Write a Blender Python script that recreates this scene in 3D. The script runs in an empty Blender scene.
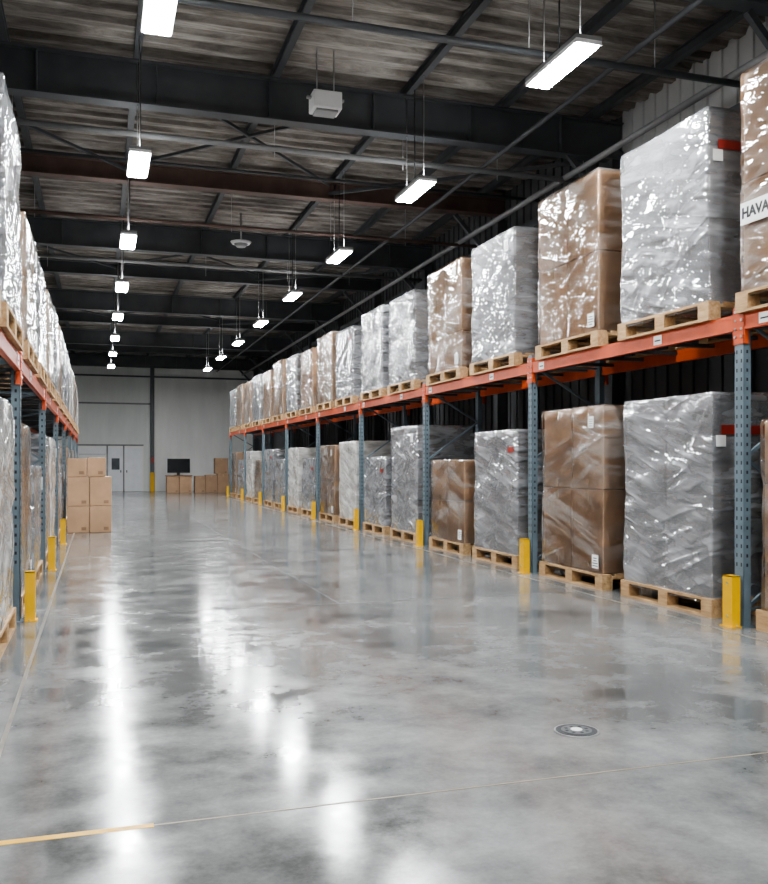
import bpy, bmesh, math, random
from mathutils import Vector, Matrix, noise
random.seed(7)
C = bpy.context.scene.collection

# ------------------------------------------------------------ materials
def newmat(name):
    m = bpy.data.materials.new(name); m.use_nodes = True
    nt = m.node_tree
    return m, nt, nt.nodes['Principled BSDF']
def N(nt, t, **kw):
    n = nt.nodes.new(t)
    for k, v in kw.items(): setattr(n, k, v)
    return n
def ramp(nt, stops):
    r = N(nt, 'ShaderNodeValToRGB'); e = r.color_ramp.elements
    e[0].position, e[0].color = stops[0][0], (*stops[0][1], 1)
    e[1].position, e[1].color = stops[-1][0], (*stops[-1][1], 1)
    for p, c in stops[1:-1]:
        x = e.new(p); x.color = (*c, 1)
    return r
def coords(nt, scale=(1,1,1), rot=(0,0,0), rnd=False):
    tc = N(nt, 'ShaderNodeTexCoord'); mp = N(nt, 'ShaderNodeMapping')
    mp.inputs['Scale'].default_value = scale
    src = tc.outputs['Object']
    if any(rot):
        m0 = N(nt, 'ShaderNodeMapping'); m0.inputs['Rotation'].default_value = rot
        nt.links.new(src, m0.inputs['Vector']); src = m0.outputs[0]
    nt.links.new(src, mp.inputs['Vector'])
    if rnd:
        oi = N(nt, 'ShaderNodeObjectInfo'); mu = N(nt, 'ShaderNodeMath', operation='MULTIPLY'); mu.inputs[1].default_value = 37.0
        nt.links.new(oi.outputs['Random'], mu.inputs[0])
        ad = N(nt, 'ShaderNodeVectorMath', operation='ADD')
        nt.links.new(mp.outputs[0], ad.inputs[0]); nt.links.new(mu.outputs[0], ad.inputs[1])
        return ad.outputs[0]
    return mp.outputs[0]
def noise_tex(nt, vec, scale, detail=4, rough=.55, dist=0):
    n = N(nt, 'ShaderNodeTexNoise')
    n.inputs['Scale'].default_value = scale; n.inputs['Detail'].default_value = detail
    n.inputs['Roughness'].default_value = rough; n.inputs['Distortion'].default_value = dist
    nt.links.new(vec, n.inputs['Vector']); return n
def M(nt, op, a, b=None, c=None):
    n = N(nt, 'ShaderNodeMath', operation=op)
    for i, v in enumerate((a, b, c)):
        if v is None: continue
        if isinstance(v, (int, float)): n.inputs[i].default_value = v
        else: nt.links.new(v, n.inputs[i])
    return n.outputs[0]
def simple(name, col, rough=.5, metal=0, var=.15, nscale=3, bump=0):
    m, nt, b = newmat(name)
    v = coords(nt); n = noise_tex(nt, v, nscale)
    c0 = tuple(c*(1-var) for c in col); c1 = tuple(min(1, c*(1+var)) for c in col)
    r = ramp(nt, [(.3, c0), (.7, c1)])
    nt.links.new(n.outputs[0], r.inputs[0]); nt.links.new(r.outputs[0], b.inputs['Base Color'])
    b.inputs['Roughness'].default_value = rough; b.inputs['Metallic'].default_value = metal
    return m
def emis(name, col, s):
    m, nt, b = newmat(name)
    b.inputs['Base Color'].default_value = (.9,.9,.9,1)
    b.inputs['Emission Color'].default_value = (*col, 1); b.inputs['Emission Strength'].default_value = s
    return m

def wrinkle(nt, strength=.6, dist=.03):
    """taut stretch film: long thin pull lines in places, smooth slack elsewhere"""
    def ridge(ang, sc, scale, ds, mask_scale):
        v = coords(nt, sc, (math.radians(ang), 0, math.radians(ang*.35)), True)
        n = noise_tex(nt, v, scale, 1.5, .5, ds)
        r = M(nt, 'ABSOLUTE', M(nt, 'SUBTRACT', n.outputs[0], .5))
        rd = M(nt, 'MAXIMUM', M(nt, 'SUBTRACT', 1.0, M(nt, 'MULTIPLY', r, 9.0)), 0.0)
        mk = noise_tex(nt, coords(nt, (1,1,1), (ang,0,0), True), mask_scale, 1)
        mr = N(nt, 'ShaderNodeMapRange'); mr.inputs[1].default_value = .42; mr.inputs[2].default_value = .62
        nt.links.new(mk.outputs[0], mr.inputs[0])
        return M(nt, 'MULTIPLY', rd, mr.outputs[0])
    r1 = ridge(20, (.5, .38, 3.6), 1.5, .25, 1.3)
    r2 = ridge(-17, (.5, .36, 4.2), 1.35, .3, 1.1)
    r3 = ridge(52, (.6, .45, 3.2), 1.3, .25, 1.5)
    big = noise_tex(nt, coords(nt, (1,.8,1.6), (math.radians(15),0,0), True), 1.6, 1)
    mid = noise_tex(nt, coords(nt, (1,.7,3.2), (math.radians(-12),0,0), True), 2.4, 2)
    h = M(nt, 'ADD', M(nt, 'MULTIPLY', r1, .55), M(nt, 'MULTIPLY', r2, .5))
    h = M(nt, 'ADD', h, M(nt, 'MULTIPLY', r3, .4))
    h = M(nt, 'ADD', h, M(nt, 'MULTIPLY', big.outputs[0], 4.5))
    h = M(nt, 'ADD', h, M(nt, 'MULTIPLY', mid.outputs[0], 1.5))
    bp = N(nt, 'ShaderNodeBump'); bp.inputs['Strength'].default_value = strength; bp.inputs['Distance'].default_value = dist
    nt.links.new(h, bp.inputs['Height'])
    return bp.outputs[0], r1, r2, mid.outputs[0]

def mat_film(name, haze_lo, haze_hi, hcol, strength=.7, dist=.022, gloss_add=.03):
    """see-through stretch film; overlapping layers give a milky haze"""
    m, nt, b = newmat(name)
    nrm, a, bb, mid = wrinkle(nt, strength, dist)
    out = nt.nodes['Material Output']; nt.nodes.remove(b)
    tr = N(nt, 'ShaderNodeBsdfTransparent'); tr.inputs[0].default_value = (.98,.98,.98,1)
    gl = N(nt, 'ShaderNodeBsdfGlossy'); gl.inputs['Roughness'].default_value = .11; gl.inputs[0].default_value = (.95,.95,.95,1)
    nt.links.new(nrm, gl.inputs['Normal'])
    df = N(nt, 'ShaderNodeBsdfDiffuse'); df.inputs[0].default_value = (*hcol, 1); nt.links.new(nrm, df.inputs['Normal'])
    mr = N(nt, 'ShaderNodeMapRange'); mr.inputs[1].default_value = .38; mr.inputs[2].default_value = .64
    mr.inputs[3].default_value = haze_lo; mr.inputs[4].default_value = haze_hi
    nt.links.new(mid, mr.inputs[0])
    haze = M(nt, 'ADD', mr.outputs[0], M(nt, 'ADD', M(nt, 'MULTIPLY', bb, .22), M(nt, 'MULTIPLY', a, .18)))
    haze = M(nt, 'MINIMUM', haze, .95)
    m1 = N(nt, 'ShaderNodeMixShader'); nt.links.new(haze, m1.inputs[0]); nt.links.new(tr.outputs[0], m1.inputs[1]); nt.links.new(df.outputs[0], m1.inputs[2])
    fr = N(nt, 'ShaderNodeFresnel'); fr.inputs[0].default_value = 1.5; nt.links.new(nrm, fr.inputs[1])
    fac = M(nt, 'MULTIPLY_ADD', fr.outputs[0], .9, gloss_add)
    m2 = N(nt, 'ShaderNodeMixShader'); nt.links.new(fac, m2.inputs[0]); nt.links.new(m1.outputs[0], m2.inputs[1]); nt.links.new(gl.outputs[0], m2.inputs[2])
    nt.links.new(m2.outputs[0], out.inputs[0])
    return m
CLEAR = mat_film('clear_stretch_film', 0, .03, (.75,.73,.70))
GREY = mat_film('grey_stretch_film', .28, .62, (.40,.405,.42), .9, .03, .12)
GREYL = mat_film('light_stretch_film', .45, .8, (.68,.66,.63), .8, .026, .06)

def mat_card(name, col):
    m, nt, b = newmat(name)
    v = coords(nt, (1,1,1), (0,0,0), True); n = noise_tex(nt, v, 2.2, 5)
    r = ramp(nt, [(.3, tuple(c*.82 for c in col)), (.7, tuple(c*1.12 for c in col))])
    nt.links.new(n.outputs[0], r.inputs[0])
    oi = N(nt, 'ShaderNodeObjectInfo'); mr = N(nt, 'ShaderNodeMapRange'); mr.inputs[3].default_value = .82; mr.inputs[4].default_value = 1.15
    nt.links.new(oi.outputs['Random'], mr.inputs[0])
    hs = N(nt, 'ShaderNodeHueSaturation'); nt.links.new(r.outputs[0], hs.inputs['Color']); nt.links.new(mr.outputs[0], hs.inputs['Value'])
    nt.links.new(hs.outputs[0], b.inputs['Base Color']); b.inputs['Roughness'].default_value = .6
    return m
CARD = mat_card('cardboard', (.42,.262,.155))
CARDG = mat_card('grey_carton', (.17,.165,.165))
CARDW = mat_card('pale_carton', (.48,.41,.33))
CARDD = mat_card('cardboard_edge', (.22,.125,.07))
TAPE = simple('packing_tape', (.47,.32,.20), .25)
def mat_wood():
    m, nt, b = newmat('pallet_wood')
    v = coords(nt, (6,1,6), (0,0,0), True); n = noise_tex(nt, v, 4, 5, .6, .3)
    r = ramp(nt, [(.3, (.29,.165,.075)), (.7, (.54,.36,.19))])
    nt.links.new(n.outputs[0], r.inputs[0]); nt.links.new(r.outputs[0], b.inputs['Base Color']); b.inputs['Roughness'].default_value = .7
    return m
WOOD = mat_wood()
LABEL = simple('paper_label', (.85,.85,.83), .5, var=.03)
INK = simple('black_ink', (.02,.02,.02), .5)
REDT = simple('red_label', (.28,.03,.02), .4)
ORANGE = simple('orange_beam_paint', (.50,.082,.025), .38, var=.12, nscale=5)
BLUE = simple('blue_grey_post_paint', (.12,.16,.185), .42, var=.15, nscale=6)
DARK = simple('dark_hole', (.012,.014,.016), .6)
YEL = simple('yellow_guard_paint', (.74,.42,.006), .4, var=.1)
STEEL = simple('painted_dark_steel', (.075,.079,.084), .45, var=.2, nscale=2)
RUST = simple('brown_primer_steel', (.13,.083,.068), .55, var=.2)
PIPE = simple('grey_conduit', (.24,.24,.24), .4)
BOLT = simple('zinc_bolt', (.5,.5,.5), .35, 1)
WHITE = simple('white_enamel', (.85,.85,.85), .4, var=.04)
TUBE = emis('led_tube', (.95,.98,1.0), 290)
UPFILL = emis('added_uplight_fill', (.95,.98,1.0), 42)  # glow added on top of the lamp housings to brighten the ceiling
BLACK = simple('black_plastic', (.015,.015,.017), .3)
SCREEN = simple('dark_screen', (.01,.012,.015), .12)
DOORM = simple('door_paint', (.84,.85,.88), .45, var=.05)
GLASSD = simple('door_glass_dark', (.05,.06,.08), .1)
BRACKET = simple('galvanised', (.4,.4,.4), .4, .8)

def mat_wall(name, c):
    m, nt, b = newmat(name)
    v = coords(nt, (1,1,.25)); n = noise_tex(nt, v, 1.2, 6, .6)
    r = ramp(nt, [(.3, tuple(x*.88 for x in c)), (.65, c)])
    nt.links.new(n.outputs[0], r.inputs[0]); nt.links.new(r.outputs[0], b.inputs['Base Color']); b.inputs['Roughness'].default_value = .5
    return m
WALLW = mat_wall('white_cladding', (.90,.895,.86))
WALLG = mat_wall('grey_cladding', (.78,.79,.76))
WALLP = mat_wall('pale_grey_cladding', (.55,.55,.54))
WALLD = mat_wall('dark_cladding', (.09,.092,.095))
def mat_deck():
    m, nt, b = newmat('weathered_roof_deck')
    v = coords(nt, (.5,4,1)); n = noise_tex(nt, v, 1.8, 8, .72, .4)
    n2 = noise_tex(nt, coords(nt, (1,1,1)), .7, 3)
    f = M(nt, 'ADD', M(nt, 'MULTIPLY', n.outputs[0], .62), M(nt, 'MULTIPLY', n2.outputs[0], .38))
    r = ramp(nt, [(.38, (.10,.086,.074)), (.5, (.245,.22,.195)), (.62, (.48,.45,.41))])
    nt.links.new(f, r.inputs[0]); nt.links.new(r.outputs[0], b.inputs['Base Color']); b.inputs['Roughness'].default_value = .75
    return m
DECK = mat_deck()
def mat_floor():
    m, nt, b = newmat('polished_concrete')
    v = coords(nt)
    n1 = noise_tex(nt, v, .7, 5, .55); n2 = noise_tex(nt, v, 2.3, 10, .68, .1); n3 = noise_tex(nt, v, 45, 3, .7)
    f = M(nt, 'ADD', M(nt, 'MULTIPLY', n1.outputs[0], .45), M(nt, 'MULTIPLY', n2.outputs[0], .46))
    f = M(nt, 'ADD', f, M(nt, 'MULTIPLY', n3.outputs[0], .09))
    r = ramp(nt, [(.39, (.085,.087,.086)), (.5, (.165,.167,.165)), (.61, (.25,.252,.247))])
    nt.links.new(f, r.inputs[0]); nt.links.new(r.outputs[0], b.inputs['Base Color'])
    rr = N(nt, 'ShaderNodeMapRange'); rr.inputs[1].default_value = .35; rr.inputs[2].default_value = .65; rr.inputs[3].default_value = .08; rr.inputs[4].default_value = .21
    nt.links.new(n2.outputs[0], rr.inputs[0]); nt.links.new(rr.outputs[0], b.inputs['Roughness'])
    b.inputs['IOR'].default_value = 1.7
    bp = N(nt, 'ShaderNodeBump'); bp.inputs['Strength'].default_value = .10; bp.inputs['Distance'].default_value = .012
    nb = noise_tex(nt, v, 4.5, 3); nt.links.new(nb.outputs[0], bp.inputs['Height']); nt.links.new(bp.outputs[0], b.inputs['Normal'])
    return m
FLOOR = mat_floor()

# ------------------------------------------------------------ mesh helper
class MB:
    def __init__(s): s.bm = bmesh.new(); s.mats = []
    def mi(s, m):
        if m not in s.mats: s.mats.append(m)
        return s.mats.index(m)
    def box(s, x0, x1, y0, y1, z0, z1, m, bev=0):
        i = s.mi(m)
        mt = Matrix.Translation(((x0+x1)/2, (y0+y1)/2, (z0+z1)/2)) @ Matrix.Diagonal((abs(x1-x0), abs(y1-y0), abs(z1-z0), 1))
        r = bmesh.ops.create_cube(s.bm, size=1, matrix=mt)
        fs = set(f for v in r['verts'] for f in v.link_faces)
        for f in fs: f.material_index = i
        if bev:
            es = list(set(e for f in fs for e in f.edges))
            rb = bmesh.ops.bevel(s.bm, geom=es, offset=bev, segments=2, affect='EDGES', profile=.6)
            for f in rb['faces']: f.material_index = i
    def bar(s, a, b, w, h, m):
        a = Vector(a); b = Vector(b); d = b-a; L = d.length
        q = d.to_track_quat('Y', 'Z').to_matrix().to_4x4()
        mt = Matrix.Translation((a+b)/2) @ q @ Matrix.Diagonal((w, L, h, 1))
        r = bmesh.ops.create_cube(s.bm, size=1, matrix=mt); i = s.mi(m)
        for f in set(f for v in r['verts'] for f in v.link_faces): f.material_index = i
    def cyl(s, a, b, r, m, seg=10, r2=None):
        a = Vector(a); b = Vector(b); d = b-a
        q = d.to_track_quat('Z', 'Y').to_matrix().to_4x4()
        rr = bmesh.ops.create_cone(s.bm, cap_ends=True, segments=seg, radius1=r, radius2=r if r2 is None else r2, depth=d.length, matrix=Matrix.Translation((a+b)/2) @ q)
        i = s.mi(m)
        for f in set(f for v in rr['verts'] for f in v.link_faces):
            f.material_index = i
            if len(f.verts) == 4: f.smooth = True
    def ibeam(s, a, b, w, h, m, t=.02):
        a = Vector(a); b = Vector(b)
        up = Vector((0,0,1))
        s.bar(a+up*(h/2-t/2), b+up*(h/2-t/2), w, t, m); s.bar(a-up*(h/2-t/2), b-up*(h/2-t/2), w, t, m)
        s.bar(a, b, t, h-2*t, m)
    def mesh(s, name):
        me = bpy.data.meshes.new(name); s.bm.to_mesh(me); s.bm.free()
        for m in s.mats: me.materials.append(m)
        return me
    def obj(s, name, loc=(0,0,0)):
        o = bpy.data.objects.new(name, s.mesh(name)); o.location = loc; C.objects.link(o); return o

# ------------------------------------------------------------ room
XL, XR, YB, YF, ZC = -3.6, 8.4, -9.0, 49.5, 7.4
b = MB(); b.box(XL-.3, XR+.3, YB-.3, YF+.3, -.3, 0, FLOOR); b.obj('floor')
def clad_wall(axis, pos, a0, a1, z0, z1, mat, inward, mb_, pitch=.3):
    t = .1; n = int((a1-a0)/pitch)
    if axis == 'Y':
        y0, y1 = sorted((pos, pos-t*inward)); mb_.box(a0, a1, y0, y1, z0, z1, mat)
        for i in range(n):
            x = a0+(i+.5)*pitch; mb_.box(x-.04, x+.04, pos, pos+inward*.035, z0, z1, mat)
    else:
        x0, x1 = sorted((pos, pos-t*inward)); mb_.box(x0, x1, a0, a1, z0, z1, mat)
        for i in range(n):
            y = a0+(i+.5)*pitch; mb_.box(pos, pos+inward*.035, y-.04, y+.04, z0, z1, mat)
w = MB()
clad_wall('Y', YF, XL, 2.75, 0, ZC, WALLG, -1, w, .28)
clad_wall('Y', YF, 2.75, XR, 0, ZC, WALLW, -1, w, .9)
w.obj('wall_far')
t = MB()
for x in (XL+.2, 2.75, XR-.15):
    t.box(x-.1, x+.1, YF-.27, YF-.04, .0, 6.8, STEEL)
t.box(XL, XR, YF-.16, YF-.04, 6.05, 6.13, STEEL)
t.box(XL, 2.75, YF-.14, YF-.04, 4.6, 4.68, PIPE)
t.box(XL, XR, YF-.2, YF-.04, 6.65, 6.85, STEEL)
t.box(2.63, 2.87, YF-.3, YF-.27, 0, 1.0, YEL)
t.box(2.68, 2.84, YF-.29, YF-.27, 1.5, 1.8, REDT)
t.obj('trim_1')
w = MB()
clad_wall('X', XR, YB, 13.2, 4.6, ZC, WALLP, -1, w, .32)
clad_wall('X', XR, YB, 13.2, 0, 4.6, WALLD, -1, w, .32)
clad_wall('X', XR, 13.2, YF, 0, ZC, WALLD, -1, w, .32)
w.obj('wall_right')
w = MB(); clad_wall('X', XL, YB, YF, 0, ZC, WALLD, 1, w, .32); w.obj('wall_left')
w = MB(); clad_wall('Y', YB, XL, XR, 0, ZC, WALLW, 1, w, .4); w.obj('wall_back')
t = MB()
for k in range(13):
    y = -4.8+4.5*k
    t.box(XR-.26, XR-.04, y-.1, y+.1, 0, 6.7, STEEL)
    t.box(XL+.04, XL+.26, y-.1, y+.1, 0, 6.7, STEEL)
t.box(XR-.16, XR-.04, YB, YF, 6.2, 6.36, STEEL)
t.box(XR-.16, XR-.04, YB, YF, 5.2, 5.3, STEEL)
t.obj('trim_2')

d = MB()
d.box(-1.1, 2.3, YF-.10, YF-.04, 0, 2.45, WALLW)
for x0, x1 in ((-1.0,.42),(.5,1.25),(1.33,2.2)):
    d.box(x0, x1, YF-.15, YF-.10, .02, 2.3, DOORM if x0 > 0 else WHITE)
d.box(.68, 1.08, YF-.165, YF-.15, 1.15, 1.75, GLASSD)
d.box(.42,.5, YF-.17, YF-.10, 0, 2.4, PIPE); d.box(1.25,1.33, YF-.17, YF-.10, 0, 2.4, PIPE); d.box(-1.1,2.3, YF-.17, YF-.10, 2.4, 2.48, PIPE)
d.box(1.42,1.47, YF-.21, YF-.15, 1.0, 1.12, BLACK); d.box(1.12,1.17, YF-.21, YF-.15, 1.0, 1.12, BLACK)
for i in range(6): d.box(-.95, .38, YF-.16, YF-.15, .1+i*.37, .12+i*.37, PIPE)
d.obj('door_1')

# ceiling deck (trapezoidal sheet)
b = MB(); i = b.mi(DECK)
y = YB-.2; prev = None
pts = []
while y < YF+.3:
    pts += [(y, 7.33), (y+.16, 7.33), (y+.20, 7.40), (y+.34, 7.40)]; y += .38
for yy, zz in pts:
    a = b.bm.verts.new((XL-.1, yy, zz)); c = b.bm.verts.new((XR+.1, yy, zz))
    if prev:
        f = b.bm.faces.new((prev[0], a, c, prev[1])); f.material_index = i
    prev = (a, c)
b.box(XL-.1, XR+.1, YB-.2, YF+.3, 7.45, 7.55, STEEL)
b.obj('ceiling')
LX = (.53, 4.56)
r = MB()
for k in range(13):
    y = -4.8+4.5*k
    big = (k % 2 == 0)
    m = RUST if k == 5 else STEEL
    h = .62 if big else .36
    r.ibeam((XL+.05, y, 7.17-h/2), (XR-.05, y, 7.17-h/2), .24, h, m, .025)
    if big:
        for x in [XL+1.2+1.6*j for j in range(8)]:
            r.box(x-.008, x+.008, y-.11, y+.11, 7.17-h+.03, 7.14, m)
purl = [-2.9,-1.2,LX[0],2.5,LX[1],6.2,7.8]
for x in purl:
    r.ibeam((x, YB, 7.25), (x, YF-.05, 7.25), .10, .15, STEEL, .014)
for k in range(0, 11, 2):
    y = -4.8+4.5*k
    r.bar((.5, y, 7.12), (4.46, y+4.5, 7.12), .05, .05, STEEL); r.bar((4.46, y, 7.12), (.5, y+4.5, 7.12), .05, .05, STEEL)
    r.bar((4.46, y+4.5, 6.95), (8.2, y, 6.6), .06, .06, STEEL)
    r.bar((-3.4, y, 7.05), (.5, y+4.5, 7.05), .05, .05, STEEL)
for k in range(13):
    y = -4.8+4.5*k
    r.bar((XR-.2, y, 5.7), (XR-1.2, y, 6.75), .08, .08, STEEL)
r.obj('roof_steel_frame')
p = MB()
p.cyl((XL+.1, 13.55, 6.28), (XR-.1, 13.55, 6.28), .045, PIPE)
p.cyl((XL+.1, 9.15, 6.12), (XR-.1, 9.15, 6.12), .04, STEEL)
p.cyl((XL+.1, 15.6, 6.55), (XR-.1, 15.6, 6.55), .03, STEEL)
p.cyl((XL+.1, 18.2, 6.25), (XR-.1, 18.2, 6.25), .035, RUST)
p.cyl((XL+.1, 22.7, 6.4), (XR-.1, 22.7, 6.4), .04, PIPE)
p.cyl((6.1, YB+.1, 6.42), (6.1, YF-.4, 6.42), .035, STEEL)
p.cyl((7.5, YB+.1, 6.3), (7.5, YF-.4, 6.3), .05, PIPE)
for y in (13.55, 22.7, 9.15, 18.2):
    for x in purl: p.cyl((x+.06, y, 6.15), (x+.06, y, 7.18), .006, BOLT, 6)
p.obj('ceiling_conduit')
u = MB(); u.box(-.2,.2,-.16,.16,-.14,.1, WHITE, .02); u.box(-.15,.15,-.12,.12,-.17,-.14, PIPE)
u.cyl((-.12,0,.1),(-.12,0,.72),.01,BOLT,6); u.cyl((.12,0,.1),(.12,0,.72),.01,BOLT,6); u.box(-.26,.26,-.03,.03,.02,.05,BRACKET)
u.obj('ceiling_hung_box', (2.97, 12.0, 6.45))  # pale hanging box, air vent / speaker
u = MB(); u.cyl((0,0,-.05),(0,0,0),.2,WHITE,20,.24); u.cyl((0,0,-.12),(0,0,-.05),.1,PIPE,16,.16); u.cyl((0,0,0),(0,0,.65),.02,BOLT,8)
u.obj('ceiling_vent_dome', (3.1, 20.5, 6.53))

# lights
def light_mesh():
    l = MB()
    l.box(-.14,.14,-.55,.55,.03,.07, PIPE)
    l.box(-.13,.13,-.54,.54,.0,.03, WHITE)
    for x in (-.066,.066):
        l.box(x-.052, x+.052, -.51,.51,-.03,0.0, TUBE, .01)
        l.box(x-.04, x+.04, -.48,-.22,.07,.074, UPFILL); l.box(x-.04, x+.04, .22,.48,.07,.074, UPFILL)  # added glowing top strips, fill light for the roof deck
    l.box(-.14,-.128,-.55,.55,-.01,.03, WHITE); l.box(.128,.14,-.55,.55,-.01,.03, WHITE)
    l.box(-.13,.13,-.55,-.535,-.01,.03, WHITE); l.box(-.13,.13,.535,.55,-.01,.03, WHITE)
    l.box(-.06,.06,-.18,.18,.07,.13, STEEL)
    for y in (-.38,.38):
        l.cyl((0,y,.07),(0,y,1.575),.007,BOLT,6); l.box(-.03,.03,y-.02,y+.02,.07,.1,BOLT)
    l.cyl((.03,.1,.1),(.03,.1,1.575),.009,BLACK,6)
    return l.mesh('linear_high_bay_light')
LM = light_mesh()
for k in range(-3, 8):  # pair nearest the far wall is added to brighten that wall
    for x in LX:
        o = bpy.data.objects.new('linear_high_bay_light', LM); o.location = (x, 8.3+4.5*k, 5.6); C.objects.link(o)

# floor markings
f = MB()
JD = simple('joint_filler', (.08,.08,.08), .5)
PY = simple('worn_yellow_paint', (.72,.40,.02), .4, var=.25, nscale=6)
PB = simple('worn_tan_paint', (.22,.20,.17), .3, var=.25, nscale=5)
PJ = simple('joint_sealant_tan', (.20,.165,.115), .4)
for y in (9.3, 15, 21, 27, 33, 39): f.box(-.6, 5.5, y-.006, y+.006, 0, .0012, JD)
f.box(.22, 5.5, 3.835, 3.847, 0, .0012, PJ)
f.box(2.447, 2.453, 9.3, 48, 0, .0012, JD)
f.obj('floor_joint_lines')
f = MB(); f.box(-3.0, .22, 3.82, 3.862, 0, .0015, PY); f.obj('yellow_floor_line')
f = MB(); f.box(5.33, 5.37, -2, 41, 0, .0015, PB); f.box(-.50, -.475, -2, 33, 0, .0015, PB); f.obj('aisle_floor_line')
f = MB(); f.cyl((0,0,0),(0,0,.006),.125,BRACKET,32); f.cyl((0,0,.006),(0,0,.008),.115,DARK,32); f.cyl((0,0,.008),(0,0,.010),.085,STEEL,32); f.cyl((0,0,.010),(0,0,.013),.032,WHITE,20)
for a in range(8):
    an = a*math.pi/4; f.box(.06*math.cos(an)-.008,.06*math.cos(an)+.008,.06*math.sin(an)-.008,.06*math.sin(an)+.008,.010,.0115,DARK)
f.obj('floor_drain_cover', (2.55, 4.47, 0))

# ------------------------------------------------------------ pallet loads
PH = .187
def add_pallet(b, dx=1.22, dy=1.58):
    hx, hy = dx/2, dy/2
    for x in (-hx, -.07, hx-.14): b.box(x, x+.14, -hy, hy, 0, .025, WOOD)
    for x in (-hx, -.07, hx-.14):
        for y in (-hy, -.08, hy-.16): b.box(x, x+.14, y, y+.16, .025, .132, WOOD)
    for y in (-hy, -.08, hy-.16): b.box(-hx, hx, y, y+.16, .132, .160, WOOD)
    n = 7; wd = .13; gap = (dx-n*wd)/(n-1)
    for i in range(n):
        x = -hx+i*(wd+gap); b.box(x, x+wd, -hy, hy, .160, PH, WOOD)

def film_shell(b, dx, dy, z0, z1, mat, seed, rows, amp=.012, slack=.018):
    n = 30; i = b.mi(mat); rng = random.Random(seed*31+rows); off = Vector((rng.random()*50, rng.random()*50, rng.random()*50))
    r = bmesh.ops.create_cube(b.bm, size=2)
    vs = r['verts']
    es = list(set(e for v in vs for e in v.link_edges))
    before = set(b.bm.verts) - set(vs)
    bmesh.ops.subdivide_edges(b.bm, edges=es, cuts=n, use_grid_fill=True)
    new = [v for v in b.bm.verts if v not in before]
    h = z1-z0
    for v in new:
        c = v.co.copy()
        def sp(t): return math.sin(t*math.pi/2)*.55+t*.45
        px, py, pz = sp(c.x)*dx/2, sp(c.y)*dy/2, z0+(c.z+1)/2*h
        rr = .03
        cx = max(-dx/2+rr, min(dx/2-rr, px)); cy = max(-dy/2+rr, min(dy/2-rr, py)); cz = min(z1-rr, pz)
        d = Vector((px-cx, py-cy, pz-cz))
        nm = d.normalized() if d.length > 1e-6 else Vector((0,0,1))
        q = Vector((cx, cy, cz)) + nm*rr if d.length > 1e-6 else Vector((px, py, pz))
        u = q.y+q.x
        s1 = 1-abs(noise.noise(Vector((u*.6+q.z*.3, q.z*1.9-u*.9, 3))+off))*2.4
        s2 = 1-abs(noise.noise(Vector((u*.6-q.z*.3, q.z*2.1+u*1.0, 9))+off))*2.4
        big = noise.noise(q*1.2+off)
        dd = amp*(s1+s2*.7-.8) + slack*big
        if abs(q.y) < .04: dd -= .006
        for k in range(1, rows):
            if abs(q.z-(z0+h*k/rows)) < .045: dd -= .010
        dd = max(dd, -.014)
        if c.z > -.999: q += Vector((nm.x, nm.y, nm.z*.4))*dd
        v.co = q
    for f in b.bm.faces:
        if all(v not in before for v in f.verts): f.material_index = i; f.smooth = True

def label(b, x, y, z, w, h, seed):
    b.box(x-.004, x, y-w/2, y+w/2, z, z+h, LABEL)
    rr = random.Random(seed)
    for k in range(4):
        zz = z+h*(.15+.19*k); ww = w*(.25+.2*rr.random())
        b.box(x-.0055, x-.004, y-ww, y+ww*.9, zz, zz+h*.06, INK)

cache = {}
def load_mesh(kind, h, var):
    key = (kind, round(h, 2), var)
    if key in cache: return cache[key]
    rng = random.Random(int(h*100)*7+var*13+ord(kind[0]))
    b = MB(); dx, dy = 1.14, 1.48; z0 = PH
    rows = 3 if (kind == 'brown' and var == 3 and h > 1.7) else 2
    film = {'brown': CLEAR, 'grey': GREY, 'light': GREYL}[kind]
    card = {'brown': CARD, 'grey': CARDG, 'light': CARDW}[kind]
    film_shell(b, dx+.045, dy+.045, z0-.05, h+.015, film, var, rows, .007 if kind == 'brown' else .012)
    ch = (h-z0)/rows
    for r_ in range(rows):
        for cx in (-1, 1):
            for cy in (-1, 1):
                j = rng.uniform(-.005, .005)
                x0, x1 = (-dx/2, -.004) if cx < 0 else (.004, dx/2)
                y0, y1 = (-dy/2, -.005) if cy < 0 else (.005, dy/2)
                b.box(x0+j*(cx < 0)+.006, x1-.006, y0+.006, y1-.006+j*.5*(cy > 0), z0+r_*ch+.003, z0+(r_+1)*ch-.003, card, .012)
                if cx < 0 and kind == 'brown':
                    ym = (y0+y1)/2
                    b.box(x0+.001, x0+.0095, ym-.03, ym+.03, z0+r_*ch+ch*.86, z0+(r_+1)*ch-.01, TAPE)
                    b.box(x0+.002, x0+.008, ym-.03, ym+.03, z0+r_*ch+.01, z0+r_*ch+ch*.12, TAPE)
    if kind == 'brown':
        label(b, -dx/2-.030, -dy/2+.12, z0+.06, .14, .16, var)
        if var != 1: label(b, -dx/2-.030, -dy/2+.22, h-.26, .12, .14, var+3)
    elif var == 0:
        b.box(-dx/2+.08, dx/2-.3, -dy/2-.044, -dy/2-.038, h-.40, h-.31, REDT)
        b.box(-dx/2+.02, -dx/2+.13, -dy/2-.046, -dy/2-.040, h-.52, h-.41, LABEL)
    elif var == 2:
        label(b, -dx/2-.038, -dy/2+.2, h-.30, .13, .16, var)
    elif var == 3:
        b.box(-dx/2-.044, -dx/2-.038, -dy/2+.06, -dy/2+.24, h-.32, h-.24, REDT)
    add_pallet(b)
    me = b.mesh('wrapped_pallet_load'); cache[key] = me
    return me
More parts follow.
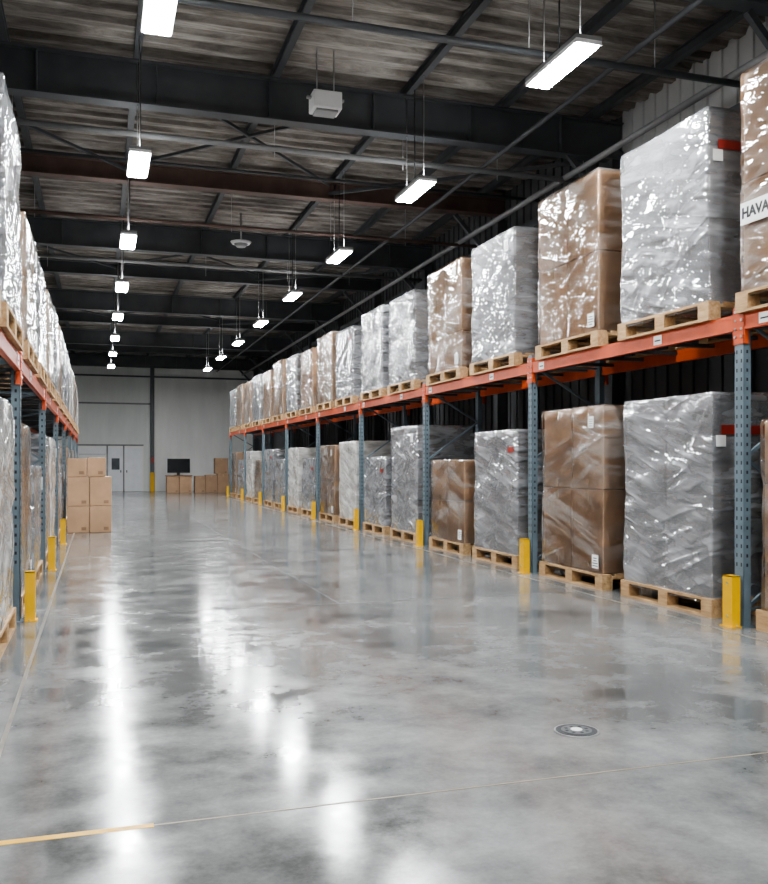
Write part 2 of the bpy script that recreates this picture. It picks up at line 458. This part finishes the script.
def put_load(x, y, z, kind, h, var, left=False):
    o = bpy.data.objects.new('wrapped_pallet_load', load_mesh(kind, h, var))
    o.location = (x, y, z); o.rotation_euler = (0, 0, math.pi if left else 0)
    C.objects.link(o); return o

BZ = 2.87; P0 = 6.9; BAY = 4.2; XF = 5.62
G, B_, L_ = 'grey', 'brown', 'light'
top = {-2:[(G,1.95),(B_,2.0)], -1:[(G,2.0),(B_,2.18)], 0:[(G,2.06),(B_,2.10)], 1:[(G,1.97),(B_,1.97)], 2:[(G,1.86),(G,1.90)], 3:[(G,1.80),(B_,1.95)], 4:[(B_,1.80),(G,1.86)],
       5:[(B_,1.95),(B_,1.80)], 6:[(G,1.86),(B_,1.80)], 7:[(B_,1.86),(G,1.80)]}
bot = {-2:[(G,2.0),(G,1.96)], -1:[(B_,1.97),(B_,1.88)], 0:[(G,2.18),(B_,2.18)], 1:[(G,1.97),(B_,1.55)], 2:[(G,2.2),(G,1.62)], 3:[(L_,2.0),(B_,1.95)], 4:[(G,1.62),(L_,1.95)],
       5:[(G,1.62),(G,1.97)], 6:[(B_,1.62),(L_,1.95)], 7:[(G,1.62),(B_,1.95)]}
n = 0
textbox = None
for k in range(-2, 8):
    p = P0+BAY*k
    for j, oy in enumerate((1.20, 3.20)):
        kd, h = top[k][j]; n += 1
        yy = p+oy + (random.uniform(-.04, .04))
        if k == -1 and j == 1: yy = p+3.40
        v = 0 if (k, j) == (0, 0) else (1 if (k, j) in ((0, 1), (-1, 1)) else 1+n % 3)
        o = put_load(XF+.56, yy, BZ, kd, h, v)
        if k == -1 and j == 1: textbox = o
        kd, h = bot[k][j]
        v = 0 if (k, j) == (0, 0) else (2 if (k, j) == (0, 1) else 1+(n+1) % 3)
        put_load(XF+.62, p+oy+random.uniform(-.04, .04), 0, kd, h, v)
s = MB(); s.box(-.004, 0, -.55, .55, -.08, .12, LABEL)
so = s.obj('label_strip'); so.parent = textbox; so.location = (-.615, .16, .86)
cu = bpy.data.curves.new('printed_text', 'FONT'); cu.body = 'HAVARNTS'; cu.size = .13; cu.align_x = 'LEFT'; cu.align_y = 'CENTER'; cu.extrude = .0005; cu.offset = .006
cu.materials.append(INK)
to = bpy.data.objects.new('printed_text', cu); C.objects.link(to)
to.matrix_local = Matrix(((0,0,-1,-.621),(-1,0,0,.69),(0,1,0,.88),(0,0,0,1)))
to.parent = textbox

def build_rack(name, xf, sg, ys, beamtop, depth=1.12, detail_to=26):
    b = MB()
    def X(o): return xf+sg*o
    def bx(o0, o1, *a, **k):
        x0, x1 = sorted((X(o0), X(o1))); b.box(x0, x1, *a, **k)
    H = beamtop+.10
    for y in ys:
        for o in (0, depth-.08):
            bx(o, o+.006, y-.06, y+.06, 0, H, BLUE); bx(o, o+.08, y-.06, y-.054, 0, H, BLUE); bx(o, o+.08, y+.054, y+.06, 0, H, BLUE)
            bx(o+.03, o+.036, y-.054, y+.054, 0, H, DARK)
            bx(o-.03, o+.11, y-.09, y+.09, 0, .008, BLUE)
        if y < detail_to:
            z = .55
            while z < H-.12:
                for yy in (-.03, .03):
                    bx(-.001, .0, y+yy-.008, y+yy+.008, z, z+.035, DARK)
                bx(.03, .05, y-.061, y-.06, z, z+.03, DARK)
                z += .085
        zs = [.15, .85, 1.55, 2.25, H-.15]
        for q in range(len(zs)-1):
            a_, c_ = (.06, depth-.06) if q % 2 == 0 else (depth-.06, .06)
            b.bar((X(a_), y, zs[q]), (X(c_), y, zs[q+1]), .03, .03, BLUE)
        b.bar((X(.06), y, .15), (X(depth-.06), y, .15), .03, .03, BLUE); b.bar((X(.06), y, H-.15), (X(depth-.06), y, H-.15), .03, .03, BLUE)
        for o, s_ in ((-.008, 1), (depth+.0, -1)):
            bx(o, o+.008, y-.075, y+.075, beamtop-.28, beamtop+.06, ORANGE)
            bx(o, o+.05*1, y-.08, y-.066, beamtop-.28, beamtop+.06, ORANGE); bx(o, o+.05, y+.066, y+.08, beamtop-.28, beamtop+.06, ORANGE)
            if y < detail_to:
                for z in (.0, -.08, -.16, -.23):
                    for yy in (-.04, .04):
                        xx = X(o if s_ > 0 else o+.008)
                        b.cyl((xx-sg*.008*s_, y+yy, beamtop+.02+z), (xx, y+yy, beamtop+.02+z), .012, BOLT if s_ > 0 else ORANGE, 8)
    for y0, y1 in zip(ys[:-1], ys[1:]):
        for o in (.0, depth-.05):
            bx(o, o+.05, y0+.08, y1-.08, beamtop-.15, beamtop, ORANGE)
            bx(o-.003, o, y0+.08, y1-.08, beamtop-.03, beamtop-.004, ORANGE); bx(o-.003, o, y0+.08, y1-.08, beamtop-.147, beamtop-.12, ORANGE)
        for q in range(6):
            y = y0+.35+(y1-y0-.7)*q/5
            bx(.05, depth-.05, y-.03, y+.03, beamtop-.06, beamtop-.02, STEEL)
        for yy in (.3*(y1-y0), .92*(y1-y0)):
            bx(-.006, -.003, y0+yy-.07, y0+yy+.07, beamtop-.125, beamtop-.03, LABEL)
            bx(-.007, -.006, y0+yy-.05, y0+yy+.05, beamtop-.09, beamtop-.075, INK)
    return b.obj(name)
ysR = [P0+BAY*k for k in range(-2, 9)]
build_rack('pallet_rack', XF, 1, ysR, BZ)
XFL = -.70; BZL = 2.52; PL0 = 9.2
ysL = [PL0+BAY*k for k in range(-3, 7)]
build_rack('pallet_rack', XFL, -1, ysL, BZL)
topL = {-3:[(G,1.9),(B_,1.86)], -2:[(L_,1.9),(G,1.86)], -1:[(B_,1.9),(G,1.9)], 0:[(B_,1.45),(G,1.45)], 1:[(B_,1.45),(G,1.55)], 2:[(B_,1.55),(G,1.55)], 3:[(G,1.55),(L_,1.45)], 4:[(L_,1.55),(B_,1.55)], 5:[(B_,1.55),(L_,1.45)]}
botL = {-3:[(G,1.9),(B_,1.9)], -2:[(G,1.9),(G,1.9)], -1:[(B_,1.9),(L_,2.02)], 0:[(B_,1.9),(G,1.45)], 1:[(G,1.9),(L_,1.9)], 2:[(G,1.9),(G,1.45)], 3:[(G,1.45),(B_,1.9)], 4:[(G,1.45),(B_,1.9)], 5:[(G,1.9),(B_,1.9)]}
for k in range(-3, 6):
    p = PL0+BAY*k
    for j, oy in enumerate((1.05, 3.05)):
        n += 1
        kd, h = topL[k][j]; put_load(XFL-.56, p+oy, BZL, kd, h, 1+n % 2, True)
        kd, h = botL[k][j]; put_load(XFL-.62, p+oy, 0, kd, h, 1+(n+1) % 2, True)
def guard(x, y, sg):
    g = MB(); h = .47
    def bx(o0, o1, *a):
        x0, x1 = sorted((sg*o0, sg*o1)); g.box(x0, x1, *a)
    bx(0, .01, -.065, .065, .01, h, YEL); bx(.01, .09, -.065, -.055, .01, h, YEL); bx(.01, .09, .055, .065, .01, h, YEL)
    bx(-.02, .09, -.085, .085, 0, .01, YEL); bx(0, .09, -.065, .065, h-.01, h, YEL)
    for yy in (-.075, .075): g.cyl((sg*.05, yy, .01), (sg*.05, yy, .022), .009, BOLT, 8)
    for zz in (.1, .4): g.cyl((sg*-.006, 0, zz), (0, 0, zz), .012, BOLT, 8)
    g.obj('rack_post_guard', (x, y, 0))
for y in ysR: guard(XF-.13, y, 1)
for y in ysL: guard(XFL+.13, y, -1)

def carton(b, x0, x1, y0, y1, z0, z1):
    b.box(x0, x1, y0, y1, z0, z1, CARD, .012)
    xm = (x0+x1)/2
    b.box(xm-.025, xm+.025, y0-.003, y0, z1-.14*(z1-z0), z1-.012, TAPE)
    b.box(xm-.025, xm+.025, y0+.02, y1-.02, z1, z1+.002, TAPE)
    b.box(x1-.16, x1-.06, y0-.003, y0, z0+.05, z0+.12, CARDD)
s = MB()
for x0 in (-.46, .0):
    for yy in (0, .5):
        carton(s, x0, x0+.45, yy, yy+.48, 0, .57)
        carton(s, x0, x0+.45, yy, yy+.48, .575, 1.20)
carton(s, -.46, -.06, .02, .48, 1.205, 1.60); carton(s, -.05, .33, .04, .48, 1.205, 1.62)
s.obj('cardboard_box_stack', (-.17, 20.4, 0))

w = MB()
w.box(0, 1.3, 0, .7, .84, .88, CARDD); carton(w, .03, .63, .05, .65, 0, .83); carton(w, .66, 1.27, .05, .65, 0, .83)
w.box(.08, 1.2, .3, .35, 1.0, 1.72, BLACK, .01); w.box(.11, 1.17, .295, .3, 1.03, 1.69, SCREEN); w.box(.55,.7,.33,.4,.88,1.2,BLACK); w.box(.42,.86,.22,.5,.88,.9,BLACK)
w.obj('computer_workstation', (3.25, 46.2, 0))
w = MB(); carton(w, 0, .5, 0, .6, 0, .85); carton(w, .52, 1.1, 0, .6, 0, .9); carton(w, 1.12, 1.7, .0, .6, 0, .95); carton(w, 1.0, 1.65, 0, .6, .955, 1.75)
w.obj('cardboard_box_stack', (4.65, 46.0, 0))

# ------------------------------------------------------------ world + camera
wd = bpy.data.worlds.new('World'); bpy.context.scene.world = wd; wd.use_nodes = True
wd.node_tree.nodes['Background'].inputs[0].default_value = (.5,.52,.55,1); wd.node_tree.nodes['Background'].inputs[1].default_value = .3
try: bpy.context.scene.view_settings.look = 'AgX - Medium High Contrast'
except Exception: pass
F = 900
cam = bpy.data.cameras.new('camera'); co = bpy.data.objects.new('camera', cam); C.objects.link(co)
cam.sensor_fit = 'VERTICAL'; cam.sensor_height = 36; cam.sensor_width = 36*768/884
cam.lens = F/884*36; cam.shift_y = 21/884
co.location = (0, 0, 1.5); co.rotation_euler = (math.pi/2, 0, -math.atan2(286, F))
cam.clip_end = 200; cam.clip_start = .05
bpy.context.scene.camera = co
